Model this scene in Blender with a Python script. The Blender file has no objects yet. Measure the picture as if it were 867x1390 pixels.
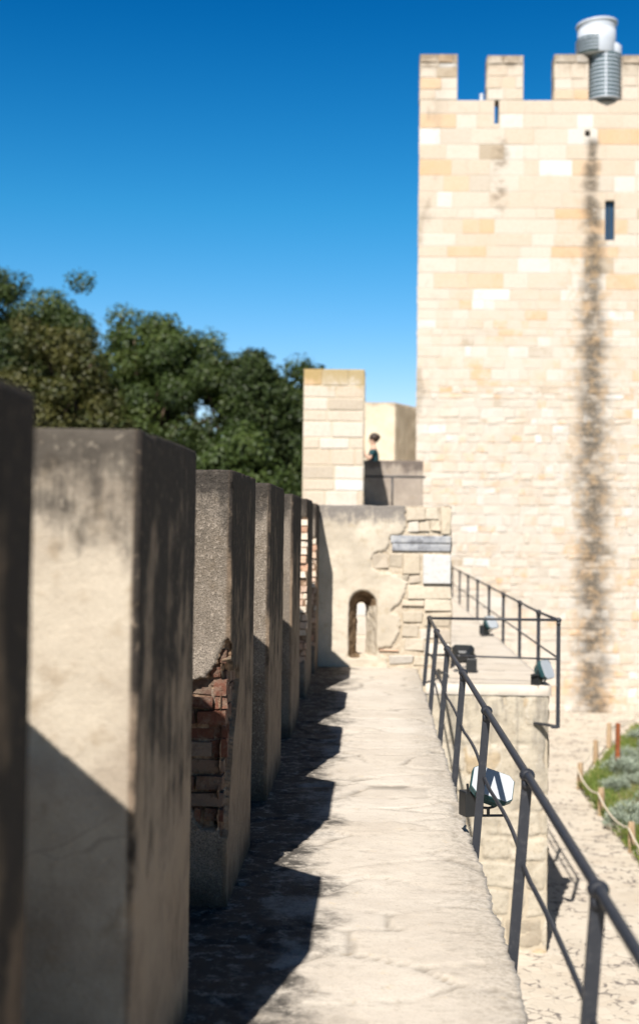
import bpy, bmesh, math, random
from mathutils import Vector, Matrix, noise
import numpy as np
random.seed(7)
R = math.radians
scene = bpy.context.scene
C = scene.collection
EYE = 1.65
GZ = -2.75           # castle yard level, walkway paving is z = 0

# ------------------------------------------------------------------ tags
def tag(o, label=None, cat=None, group=None, kind=None):
    if label: o['label'] = label
    if cat: o['category'] = cat
    if group: o['group'] = group
    if kind: o['kind'] = kind
    return o

def empty(name, loc, label, cat, group=None):
    o = bpy.data.objects.new(name, None); C.objects.link(o)
    o.location = loc; o.empty_display_size = .2
    return tag(o, label, cat, group)

def worldloc(p):
    v = Vector((0, 0, 0))
    while p is not None:
        v += p.location; p = p.parent
    return v

def link_mesh(name, me, mat, parent=None, smooth=False):
    """mesh given in world coordinates; parents are never rotated while building"""
    if parent is not None:
        me.transform(Matrix.Translation(-worldloc(parent)))
    o = bpy.data.objects.new(name, me); C.objects.link(o)
    if parent is not None: o.parent = parent
    if mat: me.materials.append(mat)
    if smooth:
        me.polygons.foreach_set('use_smooth', [True]*len(me.polygons))
    return o

class B:
    def __init__(s): s.bm = bmesh.new()
    def box(s, x0, x1, y0, y1, z0, z1, jit=0):
        vs = [s.bm.verts.new((x+random.uniform(-jit, jit), y+random.uniform(-jit, jit), z+random.uniform(-jit, jit)))
              for x in (x0, x1) for y in (y0, y1) for z in (z0, z1)]
        for f in ((0,1,3,2),(4,6,7,5),(0,4,5,1),(2,3,7,6),(0,2,6,4),(1,5,7,3)):
            s.bm.faces.new([vs[i] for i in f])
        return s
    def prism(s, pts, z0, z1):
        n = len(pts)
        a = [s.bm.verts.new((p[0], p[1], z0)) for p in pts]; b = [s.bm.verts.new((p[0], p[1], z1)) for p in pts]
        s.bm.faces.new(a[::-1]); s.bm.faces.new(b)
        for i in range(n): s.bm.faces.new((a[i], a[(i+1) % n], b[(i+1) % n], b[i]))
        return s
    def tube(s, pts, r, n=10, flat=None):
        pts = [Vector(p) for p in pts]; rings = []
        for i, p in enumerate(pts):
            d = (pts[min(i+1, len(pts)-1)]-pts[max(i-1, 0)]).normalized()
            up = Vector((0, 0, 1)) if abs(d.z) < .9 else Vector((0, 1, 0))
            a = d.cross(up).normalized(); b = a.cross(d)
            rr = r[i] if isinstance(r, (list, tuple)) else r
            rings.append([s.bm.verts.new(p+a*math.cos(2*math.pi*k/n)*rr+b*math.sin(2*math.pi*k/n)*rr) for k in range(n)])
        for q0, q1 in zip(rings, rings[1:]):
            for k in range(n): s.bm.faces.new((q0[k], q0[(k+1) % n], q1[(k+1) % n], q1[k]))
        s.bm.faces.new(rings[0][::-1]); s.bm.faces.new(rings[-1])
        return s
    def bar(s, p, q, w, t, side=Vector((0, 1, 0))):
        """flat bar p->q, w wide along `side`, t thick"""
        p, q = Vector(p), Vector(q); d = (q-p).normalized()
        a = (side-d*side.dot(d)).normalized(); b = d.cross(a)
        vs = [s.bm.verts.new(c+a*sa*w/2+b*sb*t/2) for c in (p, q) for sa, sb in ((-1,-1),(1,-1),(1,1),(-1,1))]
        for f in ((0,3,2,1),(4,5,6,7),(0,1,5,4),(1,2,6,5),(2,3,7,6),(3,0,4,7)): s.bm.faces.new([vs[i] for i in f])
        return s
    def ball(s, c, r, sx=1, sy=1, sz=1, seg=14):
        bmesh.ops.create_uvsphere(s.bm, u_segments=seg, v_segments=seg//2+2, radius=1,
            matrix=Matrix.Translation(c) @ Matrix.Diagonal((r*sx, r*sy, r*sz, 1)))
        return s
    def lathe(s, cx, cy, prof, n=32, sx=1, sy=1, a0=0, a1=2*math.pi):
        rings = []
        full = abs(a1-a0-2*math.pi) < 1e-6
        m = n if full else n+1
        for (r, z) in prof:
            rings.append([s.bm.verts.new((cx+math.cos(a0+(a1-a0)*k/n)*r*sx, cy+math.sin(a0+(a1-a0)*k/n)*r*sy, z)) for k in range(m)])
        for q0, q1 in zip(rings, rings[1:]):
            for k in range(n): s.bm.faces.new((q0[k], q0[(k+1) % m], q1[(k+1) % m], q1[k]))
        return s
    def mesh(s, name='m', bevel=0):
        if bevel:
            bmesh.ops.bevel(s.bm, geom=s.bm.edges[:], offset=bevel, segments=2, affect='EDGES', profile=.5)
        bmesh.ops.recalc_face_normals(s.bm, faces=s.bm.faces[:])
        me = bpy.data.meshes.new(name); s.bm.to_mesh(me); s.bm.free()
        return me
    def build(s, name, mat, parent=None, smooth=False, bevel=0):
        return link_mesh(name, s.mesh(name, bevel), mat, parent, smooth)

def fbm(p, o=4): return noise.fractal(p, 1.0, 2.0, o)

def inpoly(x, y, poly):
    c = False; j = len(poly)-1
    for i in range(len(poly)):
        xi, yi = poly[i]; xj, yj = poly[j]
        if (yi > y) != (yj > y) and x < (xj-xi)*(y-yi)/(yj-yi)+xi: c = not c
        j = i
    return c

def remeshed(me, voxel):
    o = bpy.data.objects.new('tmp', me); C.objects.link(o)
    m = o.modifiers.new('r', 'REMESH'); m.mode = 'VOXEL'; m.voxel_size = voxel
    dg = bpy.context.evaluated_depsgraph_get(); dg.update()
    out = bpy.data.meshes.new_from_object(o.evaluated_get(dg))
    bpy.data.objects.remove(o)
    return out

def boolean(me, cutters):
    o = bpy.data.objects.new('tmp', me); C.objects.link(o); cs = []
    for c in cutters:
        k = bpy.data.objects.new('cut', c); C.objects.link(k); cs.append(k)
        m = o.modifiers.new('b', 'BOOLEAN'); m.operation = 'DIFFERENCE'; m.object = k; m.solver = 'EXACT'
    dg = bpy.context.evaluated_depsgraph_get(); dg.update()
    out = bpy.data.meshes.new_from_object(o.evaluated_get(dg))
    bpy.data.objects.remove(o)
    for k in cs: bpy.data.objects.remove(k)
    return out

# ------------------------------------------------------------------ materials
class N:
    """tiny node helper"""
    def __init__(s, name, rough=.85, spec=.25):
        s.m = bpy.data.materials.new(name); s.m.use_nodes = True
        s.t = s.m.node_tree; s.b = s.t.nodes['Principled BSDF']
        s.b.inputs['Roughness'].default_value = rough
        s.b.inputs['Specular IOR Level'].default_value = spec
        s.pos = s.n('ShaderNodeNewGeometry').outputs['Position']
        s.tot = None
    def n(s, k, **kw):
        x = s.t.nodes.new(k)
        for a, b in kw.items(): setattr(x, a, b)
        return x
    def put(s, sock, v):
        if isinstance(v, (int, float)): sock.default_value = v
        elif isinstance(v, (tuple, list)): sock.default_value = tuple(v) if len(v) != 3 or sock.type == 'VECTOR' else (*v, 1)
        else: s.t.links.new(v, sock)
    def math(s, op, a, b=0, clamp=False):
        x = s.n('ShaderNodeMath', operation=op, use_clamp=clamp); s.put(x.inputs[0], a); s.put(x.inputs[1], b); return x.outputs[0]
    def scaled(s, v):
        x = s.n('ShaderNodeVectorMath', operation='MULTIPLY'); s.put(x.inputs[0], s.pos); x.inputs[1].default_value = v; return x.outputs[0]
    def noise(s, scale, detail=4, rough=.55, vec=None, dist=0):
        x = s.n('ShaderNodeTexNoise'); s.put(x.inputs['Vector'], vec or s.pos)
        x.inputs['Scale'].default_value = scale; x.inputs['Detail'].default_value = detail
        x.inputs['Roughness'].default_value = rough; x.inputs['Distortion'].default_value = dist
        return x.outputs['Fac']
    def vor(s, scale, feat='F1', vec=None, out='Distance', rnd=1):
        x = s.n('ShaderNodeTexVoronoi', feature=feat); s.put(x.inputs['Vector'], vec or s.pos)
        x.inputs['Scale'].default_value = scale; x.inputs['Randomness'].default_value = rnd
        return x.outputs[out]
    def xyz(s):
        x = s.n('ShaderNodeSeparateXYZ'); s.put(x.inputs[0], s.pos); return x.outputs
    def rng(s, v, a, b, c=0., d=1.):
        x = s.n('ShaderNodeMapRange', interpolation_type='SMOOTHSTEP'); s.put(x.inputs[0], v)
        for i, q in enumerate((a, b, c, d)): s.put(x.inputs[i+1], q)
        return x.outputs[0]
    def mix(s, f, a, b, mode='MIX'):
        x = s.n('ShaderNodeMix', data_type='RGBA', blend_type=mode)
        s.put(x.inputs[0], f); s.put(x.inputs[6], a); s.put(x.inputs[7], b); return x.outputs[2]
    def ramp(s, f, stops, interp='LINEAR'):
        x = s.n('ShaderNodeValToRGB'); s.put(x.inputs[0], f); cr = x.color_ramp; cr.interpolation = interp
        while len(cr.elements) < len(stops): cr.elements.new(.5)
        for e, (p, c) in zip(cr.elements, stops): e.position = p; e.color = (*c, 1)
        return x.outputs[0]
    def attr(s, name):
        return s.n('ShaderNodeAttribute', attribute_name=name).outputs['Fac']
    def col(s, c): s.put(s.b.inputs['Base Color'], c); return s
    def bump(s, h, strength=.4, dist=.01):
        x = s.n('ShaderNodeBump'); x.inputs['Strength'].default_value = strength; x.inputs['Distance'].default_value = dist
        s.put(x.inputs['Height'], h); s.put(s.b.inputs['Normal'], x.outputs[0]); return s

def plaster(name, light, dark, inner_x=None, top=1.88, reach=.45, inner_reach=1.5, grit=.35, bare=((.10, .06, .04), (.22, .14, .09), (.36, .27, .19)), grime=(.022,.019,.017)):
    m = N(name, .92, .15)
    x, y, z = m.xyz()
    big = m.noise(2.2, 5, .6); mid = m.noise(9, 5, .6); fine = m.noise(160, 3, .7); fine2 = m.noise(70, 3, .6)
    c = m.mix(m.rng(big, .35, .68), dark, light)
    c = m.mix(m.math('MULTIPLY', m.rng(mid, .52, .72), .55), c, tuple(a*b for a, b in zip(dark, (.85, .78, .66))))
    c = m.mix(m.math('MULTIPLY', m.rng(fine, .46, .62), grit), c, tuple(a*.35 for a in dark))
    c = m.mix(m.math('MULTIPLY', m.rng(fine2, .54, .68), grit*.8), c, tuple(min(1, a*1.35) for a in light))
    # black weathering running down from the top edge
    streak = m.noise(1, 5, .65, m.scaled((8, 8, 1.1)))
    blot = m.noise(5.5, 4, .6)
    s = m.math('ADD', m.math('MULTIPLY', streak, .45), m.math('MULTIPLY', blot, .55))
    depth = m.math('SUBTRACT', top, z)
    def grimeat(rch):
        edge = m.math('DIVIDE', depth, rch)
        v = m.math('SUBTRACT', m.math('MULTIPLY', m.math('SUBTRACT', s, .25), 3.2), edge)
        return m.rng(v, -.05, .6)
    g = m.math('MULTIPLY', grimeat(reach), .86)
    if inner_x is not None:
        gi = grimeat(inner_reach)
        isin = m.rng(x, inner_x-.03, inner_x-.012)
        c = m.mix(m.math('MULTIPLY', isin, .75), c, m.mix(m.rng(mid, .35, .65), (.17, .115, .075), (.25, .18, .12)))  # inner faces tinted dark brown, their shade put into the colour
        g = m.math('MAXIMUM', g, m.math('MULTIPLY', m.math('MULTIPLY', gi, isin), .96))  # weathering on the inner faces, blackened further in colour to deepen their shade
        # darker band at the foot
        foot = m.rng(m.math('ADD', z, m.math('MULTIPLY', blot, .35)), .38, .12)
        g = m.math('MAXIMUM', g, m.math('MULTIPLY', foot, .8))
    sp = m.noise(38, 3, .6)
    g = m.math('MULTIPLY', g, m.rng(sp, .82, .55, .35, 1))
    c = m.mix(g, c, grime)
    # hairline cracks
    cv = m.n('ShaderNodeVectorMath', operation='ADD'); m.put(cv.inputs[0], m.pos)
    nz = m.n('ShaderNodeTexNoise'); m.put(nz.inputs['Vector'], m.pos); nz.inputs['Scale'].default_value = 5
    sc = m.n('ShaderNodeVectorMath', operation='SCALE'); m.put(sc.inputs[0], nz.outputs['Color']); sc.inputs[3].default_value = .16
    m.put(cv.inputs[1], sc.outputs[0])
    cr = m.vor(1.25, 'DISTANCE_TO_EDGE', cv.outputs[0])
    c = m.mix(m.math('MULTIPLY', m.math('MULTIPLY', m.rng(cr, .0035, .0008), m.rng(big, .5, .56)), .25), c, (.06, .05, .04))
    # bare mortar where the coat has fallen
    rec = m.attr('recess')
    rc = m.ramp(m.noise(26, 4, .6), [(.3, bare[0]), (.5, bare[1]), (.7, bare[2])])
    c = m.mix(m.rng(rec, .3, .7), c, rc)
    c = m.mix(m.rng(rec, 1.2, 1.6), c, m.mix(m.rng(mid, .35, .65), (.10, .065, .038), (.24, .165, .10)))  # brown niche rubble, with shade painted in on left jamb and arch
    m.col(c)
    h = m.math('ADD', m.math('MULTIPLY', fine, .5), m.math('ADD', m.math('MULTIPLY', mid, 1.4), m.math('MULTIPLY', fine2, .6)))
    m.bump(h, .6 if grit < .4 else .95, .008 if grit < .4 else .012)
    return m.m

M = {}
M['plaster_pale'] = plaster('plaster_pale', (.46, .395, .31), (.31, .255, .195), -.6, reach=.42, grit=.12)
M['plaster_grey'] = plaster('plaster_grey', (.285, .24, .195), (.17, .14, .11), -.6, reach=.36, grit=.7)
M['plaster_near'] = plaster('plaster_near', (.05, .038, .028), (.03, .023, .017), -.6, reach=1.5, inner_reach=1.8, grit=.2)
M['plaster_end'] = plaster('plaster_end', (.54, .47, .375), (.41, .355, .28), None, reach=.30, grit=.1, grime=(.15, .135, .125), bare=((.27, .20, .13), (.40, .33, .245), (.50, .43, .33)))
M['plaster_far'] = plaster('plaster_far', (.60, .52, .40), (.52, .44, .33), None, top=4.7, reach=.12, grit=.1, grime=(.25, .2, .15))
M['plaster_parapet'] = plaster('plaster_parapet', (.34, .29, .24), (.24, .20, .17), None, top=2.94, reach=.3, grit=.1, grime=(.1, .08, .07))

def masonry_mat(name, stops, mortar=(.48, .42, .33), tower=False, topz=None, dirt=.3):
    m = N(name, .9, .15)
    x, y, z = m.xyz()
    tone = m.attr('tone'); isb = m.attr('isblock')
    n1 = m.noise(3, 5, .6); n2 = m.noise(22, 4, .65)
    c = m.ramp(tone, stops)
    c = m.mix(m.math('MULTIPLY', m.rng(n2, .4, .75), .45), c, m.mix(.5, c, (.30, .22, .13), 'MULTIPLY'))
    c = m.mix(m.math('MULTIPLY', m.rng(n1, .5, .75), dirt), c, (.40, .33, .25))
    c = m.mix(isb, mortar, c)
    if tower:
        # lime wash / pale mortar smeared over the lower rubble
        low = m.math('MULTIPLY', m.rng(z, 9, 4.5, .15, 1), m.rng(m.noise(2.3, 6, .7), .38, .58))
        c = m.mix(m.math('MULTIPLY', low, .8), c, (.49, .44, .38))
        # long black run below the drain hole
        wob = m.math('MULTIPLY', m.math('SUBTRACT', m.noise(1.1, 4, .6), .5), .22)
        cx = m.math('ADD', 5.22, m.math('MULTIPLY', m.math('SUBTRACT', z, 11), -.006))
        d = m.math('ABSOLUTE', m.math('ADD', m.math('SUBTRACT', x, cx), wob))
        wid = m.rng(z, 11.3, 3, .17, .41)
        wid = m.math('MULTIPLY', wid, m.rng(m.noise(1, 4, .7, m.scaled((1, 1, 2.4))), .32, .66, .7, 1.3))
        run = m.rng(m.math('DIVIDE', d, wid), 1.45, .15)
        run = m.math('MULTIPLY', run, m.rng(z, 11.15, 10.9))
        brk = m.noise(1, 5, .65, m.scaled((2.2, 2.2, 4.2)))
        run = m.math('MULTIPLY', run, m.rng(brk, .34, .54, .38, 1))
        c = m.mix(m.math('MULTIPLY', run, .9), c, m.mix(m.rng(n2, .45, .6), (.06, .05, .038), (.17, .135, .10)))
        halo = m.math('MULTIPLY', m.rng(d, 1.1, .3), m.rng(z, 10.5, 8))
        c = m.mix(m.math('MULTIPLY', m.math('MULTIPLY', halo, m.rng(m.noise(5, 4, .7), .48, .62)), .45), c, (.40, .27, .15))
        # shorter stain beside the arrow slit
        d2 = m.math('ABSOLUTE', m.math('SUBTRACT', x, m.math('ADD', 3.0, wob)))
        r2 = m.math('MULTIPLY', m.rng(d2, .28, .05), m.math('MULTIPLY', m.rng(z, 11.3, 10.8), m.rng(z, 8.8, 9.7)))
        c = m.mix(m.math('MULTIPLY', m.math('MULTIPLY', r2, m.rng(brk, .4, .6)), .7), c, (.17, .13, .09))
        # darker blotches towards the left corner
        r3 = m.math('MULTIPLY', m.rng(x, 1.9, 1.1), m.rng(m.noise(1, 4, .6, m.scaled((1.5, 1.5, .9))), .52, .64))
        c = m.mix(m.math('MULTIPLY', r3, .5), c, (.22, .17, .12))
    if topz:
        st = m.math('ADD', z, m.math('MULTIPLY', m.noise(3.5, 5, .65), 1.1))
        c = m.mix(m.math('MULTIPLY', m.rng(st, topz[0], topz[1]), .8), c, topz[2])
    m.col(c)
    m.bump(m.math('ADD', n2, m.math('MULTIPLY', m.noise(90, 3, .6), .4)), .5, .012)
    return m.m
cream = (.50, .425, .345); lite = (.53, .475, .41); orng = (.52, .345, .20); whit = (.58, .57, .55); brn = (.36, .29, .21)
ST = [(0, cream), (.30, (.49, .40, .31)), (.5, lite), (.68, cream), (.74, (.52, .385, .265)), (.83, orng), (.86, whit), (.94, lite), (.985, brn), (1, brn)]
M['tower'] = masonry_mat('tower_stone', ST, (.45, .385, .315), True, (13.15, 13.75, (.17, .13, .09)))
M['pillar'] = masonry_mat('pillar_stone', ST, (.5, .43, .32), False, (4.55, 4.95, (.30, .22, .09)))
SE = [(0, (.50, .44, .35)), (.3, (.42, .36, .28)), (.5, (.54, .49, .42)), (.7, (.42, .39, .35)), (.85, (.47, .40, .30)), (1, (.36, .31, .26))]
M['rubble'] = masonry_mat('rubble_stone', SE, (.40, .34, .255), False, None, .45)
M['rubble_grey'] = masonry_mat('rubble_grey', [(0, (.40, .35, .27)), (.5, (.33, .29, .23)), (1, (.24, .21, .17))], (.34, .29, .225), False, None, .4)
m = N('marble_block', .8); m.col(m.ramp(m.noise(24, 4, .7), [(.3, (.38, .37, .34)), (.5, (.47, .465, .45)), (1, (.52, .515, .50))])); m.bump(m.noise(60), .3, .004); M['white_block'] = m.m
m = N('bluegrey_block', .85); m.col(m.ramp(m.noise(7, 5, .7), [(.35, (.14, .14, .15)), (.5, (.27, .275, .29)), (.7, (.40, .395, .385))])); m.bump(m.noise(50), .4, .006); M['blue_block'] = m.m

m = N('old_brick', .9, .15)
t = m.attr('tone')
c = m.ramp(t, [(0, (.10, .04, .028)), (.3, (.15, .062, .04)), (.55, (.07, .04, .03)), (.8, (.17, .105, .075)), (1, (.24, .19, .15))])
c = m.mix(m.math('MULTIPLY', m.rng(m.noise(16, 5, .75), .45, .62), .75), c, (.18, .135, .10))
c = m.mix(m.math('MULTIPLY', m.rng(m.noise(13, 5, .7), .55, .7), .6), c, (.07, .045, .03))
m.col(c); m.bump(m.noise(55, 5, .7), .9, .012); M['brick'] = m.m
m = N('pale_brick', .9, .15)
c = m.ramp(m.attr('tone'), [(0, (.52, .30, .20)), (.3, (.62, .46, .34)), (.55, (.66, .58, .47)), (.8, (.46, .24, .15)), (1, (.70, .64, .54))])
c = m.mix(m.math('MULTIPLY', m.rng(m.noise(30, 5, .7), .45, .65), .4), c, (.40, .33, .26))
m.col(c); m.bump(m.noise(55, 5, .7), .9, .012); M['brick_pale'] = m.m

def paving(name, pale, mid, dark, scale, left_grime_shade=False):
    m = N(name, .8, .3)
    x, y, z = m.xyz()
    cr = m.attr('crack'); tn = m.attr('tone')
    n1 = m.noise(2.0, 5, .6); n2 = m.noise(1, 7, .75, m.scaled((7, 15, 5))); n3 = m.noise(95, 4, .75); n4 = m.noise(30, 5, .75)
    c = m.mix(m.rng(n1, .3, .7), mid, pale)
    c = m.mix(m.math('MULTIPLY', tn, .5), c, m.mix(1, c, (.80, .74, .66), 'MULTIPLY'))
    c = m.mix(m.math('MULTIPLY', m.rng(n2, .54, .70), .32), c, dark)
    c = m.mix(m.math('MULTIPLY', m.rng(n3, .5, .68), .4), c, dark)
    c = m.mix(m.math('MULTIPLY', m.rng(n4, .55, .66), .4), c, dark)
    c = m.mix(m.math('MULTIPLY', m.rng(m.noise(7, 6, .75), .56, .64), .35), c, tuple(a*1.15 for a in dark))
    c = m.mix(m.math('MULTIPLY', m.rng(m.noise(9, 5, .7), .60, .7), .35), c, (.50, .39, .24))
    c = m.mix(m.math('MULTIPLY', cr, m.rng(m.noise(4, 3), .42, .56, .12, .75)), c, tuple(a*.42 for a in dark))
    if left_grime_shade:
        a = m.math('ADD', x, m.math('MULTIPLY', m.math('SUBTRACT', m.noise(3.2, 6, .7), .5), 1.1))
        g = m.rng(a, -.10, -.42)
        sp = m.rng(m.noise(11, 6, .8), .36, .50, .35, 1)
        c = m.mix(m.math('MULTIPLY', m.math('MULTIPLY', g, sp), .93), c, (.026, .023, .020))  # black floor dirt beside the merlons, colour deepened for their cast shadow
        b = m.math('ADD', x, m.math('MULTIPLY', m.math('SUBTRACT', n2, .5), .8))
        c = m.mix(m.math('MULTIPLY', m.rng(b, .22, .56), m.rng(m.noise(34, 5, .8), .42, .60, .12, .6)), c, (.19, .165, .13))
    m.col(c)
    m.bump(m.math('ADD', m.math('MULTIPLY', n2, .4), m.math('ADD', m.math('MULTIPLY', n4, .5), m.math('MULTIPLY', n3, .35))), .5, .012)
    return m.m
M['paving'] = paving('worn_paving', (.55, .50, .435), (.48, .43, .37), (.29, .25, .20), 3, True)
M['platform'] = paving('platform_stone', (.54, .49, .43), (.48, .43, .36), (.34, .29, .24), 3)

m = N('rubble_face', .92, .15)
x_, y_, z_ = m.xyz(); n1 = m.noise(2.5, 5, .6); n2 = m.noise(24, 5, .7); st = m.noise(1, 5, .65, m.scaled((7, 7, 1.0)))
c = m.ramp(m.attr('tone'), [(.2, (.29, .245, .185)), (.4, (.42, .37, .29)), (.55, (.40, .345, .265)), (.7, (.48, .43, .35)), (.85, (.40, .31, .20))])
c = m.mix(m.math('MULTIPLY', m.rng(n1, .4, .65), .5), c, (.45, .40, .32))
c = m.mix(m.math('MULTIPLY', m.rng(n2, .5, .68), .5), c, (.22, .18, .13))
c = m.mix(m.math('MULTIPLY', m.math('MULTIPLY', m.rng(st, .48, .62), m.rng(z_, -1.6, -.3)), .55), c, (.17, .155, .135))
c = m.mix(m.math('MULTIPLY', m.attr('crack'), .4), c, (.20, .165, .125))
m.col(c); m.bump(m.math('ADD', n2, m.noise(70, 4)), .6, .012); M['rubble_face'] = m.m
m = N('cobbles', .85, .25)
wv = m.n('ShaderNodeVectorMath', operation='ADD'); m.put(wv.inputs[0], m.pos)
nz = m.n('ShaderNodeTexNoise'); m.put(nz.inputs['Vector'], m.pos); nz.inputs['Scale'].default_value = 3
sc = m.n('ShaderNodeVectorMath', operation='SCALE'); m.put(sc.inputs[0], nz.outputs['Color']); sc.inputs[3].default_value = .16
m.put(wv.inputs[1], sc.outputs[0])
e = m.vor(7.5, 'DISTANCE_TO_EDGE', wv.outputs[0]); v = m.vor(7.5, 'F1', wv.outputs[0], 'Color')
c = m.mix(m.rng(m.noise(1.1, 5, .6), .3, .7), (.40, .345, .275), (.52, .46, .38))
c = m.mix(.35, c, m.ramp(v, [(0, (.36, .31, .25)), (.5, (.52, .46, .38)), (1, (.42, .34, .26))]))
c = m.mix(m.math('MULTIPLY', m.rng(m.noise(4.5, 4, .65), .50, .60), m.rng(e, .12, .05)), c, (.15, .13, .115))
c = m.mix(m.math('MULTIPLY', m.rng(e, .03, .008), m.rng(m.noise(2.2, 4), .45, .6, .0, .3)), c, (.16, .14, .12))
_x, _y, _z = m.xyz()
far = m.math('MAXIMUM', m.math('MAXIMUM', m.rng(_x, -1.5, -2.5), m.rng(_x, 27, 40)), m.rng(_y, 42, 50))
c = m.mix(far, c, m.mix(m.noise(.4, 5), (.10, .10, .04), (.22, .19, .11)))
m.col(c); m.bump(m.math('ADD', m.math('MULTIPLY', m.rng(e, 0, .12), .5), m.noise(18, 5, .7)), .4, .015); M['cobble'] = m.m

m = N('rail_paint', .5, .5); c = m.mix(m.rng(m.noise(30, 4, .7), .5, .72), (.017, .019, .025), (.036, .037, .042))
c = m.mix(m.math('MULTIPLY', m.rng(m.noise(9, 5, .75), .66, .72), .7), c, (.30, .29, .28)); m.col(c); m.bump(m.noise(110, 3), .25, .002); M['rail'] = m.m
m = N('teal_housing', .35, .5); m.col(m.mix(m.noise(20), (.012, .045, .052), (.022, .065, .07))); M['teal'] = m.m
m = N('black_steel', .45, .5); m.col(m.mix(m.noise(20), (.006, .007, .008), (.015, .016, .017))); M['black'] = m.m
m = N('lamp_glass', .5, .4); m.col(m.mix(m.noise(6), (.36, .385, .41), (.42, .44, .46))); M['glass'] = m.m
m = N('white_paint', .45, .4); m.col(m.mix(m.noise(8, 4), (.40, .43, .48), (.46, .49, .53))); m.bump(m.noise(30), .1, .003); M['whitepaint'] = m.m
m = N('zinc', .4, .5); m.col(m.mix(m.noise(8, 4), (.36, .39, .43), (.44, .47, .51))); m.b.inputs['Metallic'].default_value = .25; M['zinc'] = m.m
m = N('dark_gap', .9, .1); m.col(m.mix(m.noise(9), (.02, .05, .055), (.035, .07, .075))); M['gap'] = m.m
m = N('window_glass', .15, .6); m.col(m.mix(m.noise(3), (.015, .03, .06), (.03, .06, .10))); M['window'] = m.m
m = N('iron_pipe', .7, .2); m.col(m.mix(m.noise(30), (.01, .01, .01), (.03, .025, .02))); M['hole'] = m.m
m = N('weathered_wood', .85, .2); g = m.noise(1, 5, .7, m.scaled((60, 60, 5))); m.col(m.ramp(g, [(.3, (.20, .13, .075)), (.5, (.36, .25, .15)), (.7, (.48, .37, .25))])); m.bump(g, .6, .006); M['wood'] = m.m
m = N('rope', .9, .1); m.col(m.mix(m.noise(90), (.42, .36, .27), (.60, .54, .43))); m.bump(m.noise(200), .5, .004); M['rope'] = m.m
m = N('rust', .9, .1); m.col(m.ramp(m.noise(22, 5, .7), [(.3, (.13, .04, .018)), (.55, (.24, .075, .03)), (.75, (.33, .13, .05))])); m.bump(m.noise(60), .5, .004); M['rust'] = m.m
m = N('soil', .95, .1); m.col(m.mix(m.noise(7, 5), (.10, .10, .04), (.20, .17, .09))); m.bump(m.noise(30), .6, .02); M['soil'] = m.m
m = N('edging_stone', .9, .2); m.col(m.mix(m.noise(12, 5), (.26, .22, .17), (.46, .40, .32))); m.bump(m.noise(40), .5, .01); M['edge'] = m.m
m = N('bark', .95, .1); g = m.noise(1, 5, .7, m.scaled((12, 12, 2))); m.col(m.mix(g, (.05, .035, .025), (.14, .10, .07))); m.bump(g, .8, .03); M['bark'] = m.m

def leafmat(name, cols, trans=.25):
    m = N(name, .55, .3)
    c = m.ramp(m.attr('tone'), [(i/(len(cols)-1), k) for i, k in enumerate(cols)])
    m.col(c)
    tr = m.n('ShaderNodeBsdfTranslucent'); m.put(tr.inputs[0], m.mix(1, c, (1.2, 1.35, .6), 'MULTIPLY'))
    mx = m.n('ShaderNodeMixShader'); mx.inputs[0].default_value = trans
    m.t.links.new(m.b.outputs[0], mx.inputs[1]); m.t.links.new(tr.outputs[0], mx.inputs[2])
    m.t.links.new(mx.outputs[0], m.t.nodes['Material Output'].inputs[0])
    return m.m
M['leaf'] = leafmat('leaf_green', [(.022, .036, .010), (.038, .060, .014), (.055, .080, .018), (.085, .105, .026)])
M['leaf_dark'] = leafmat('leaf_dark', [(.016, .027, .008), (.028, .044, .011), (.042, .062, .015), (.065, .082, .022)])
M['leaf_brown'] = leafmat('leaf_olive', [(.028, .034, .010), (.045, .052, .013), (.064, .060, .016), (.085, .080, .022)])
M['silver'] = leafmat('silver_leaf', [(.16, .19, .14), (.23, .27, .21), (.29, .33, .26), (.34, .37, .29)], .1)
M['grass'] = leafmat('grass_blade', [(.06, .12, .02), (.12, .19, .035), (.22, .25, .06), (.30, .27, .10)], .3)

# ------------------------------------------------------------------ world, sun, camera
L = Vector((.39, 1.75, -1.883))
w = bpy.data.worlds.new('World'); scene.world = w; w.use_nodes = True
nt = w.node_tree; bg = nt.nodes['Background']
sky = nt.nodes.new('ShaderNodeTexSky'); sky.sky_type = 'NISHITA'; sky.sun_disc = False
sky.sun_elevation = math.asin(-L.normalized().z); sky.sun_rotation = math.atan2(-L.x, -L.y)
sky.air_density = 1.0; sky.dust_density = .3; sky.ozone_density = 3.0; sky.altitude = 100
hs = nt.nodes.new('ShaderNodeHueSaturation'); hs.inputs['Saturation'].default_value = 1.45
def vm(sock, k):
    x = nt.nodes.new('ShaderNodeVectorMath'); x.operation = 'SCALE'; nt.links.new(sock, x.inputs[0]); x.inputs[3].default_value = k; return x.outputs[0]
nt.links.new(sky.outputs[0], hs.inputs['Color'])
tc = nt.nodes.new('ShaderNodeTexCoord'); sx_ = nt.nodes.new('ShaderNodeSeparateXYZ'); nt.links.new(tc.outputs['Generated'], sx_.inputs[0])
rp = nt.nodes.new('ShaderNodeValToRGB'); nt.links.new(sx_.outputs[2], rp.inputs[0]); er = rp.color_ramp
for _ in range(3): er.elements.new(.5)
for e, (p, c) in zip(er.elements, [(0, (.30, .36, .40)), (.09, (.57, .50, .53)), (.23, (.27, .47, .46)), (.38, (.04, .31, .37)), (.62, (.04, .075, .095))]): e.position = p; e.color = (*c, 1)
ml = nt.nodes.new('ShaderNodeVectorMath'); ml.operation = 'MULTIPLY'; nt.links.new(hs.outputs[0], ml.inputs[0]); nt.links.new(rp.outputs[0], ml.inputs[1])
nt.links.new(vm(ml.outputs[0], 3.0), bg.inputs['Color'])
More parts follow.
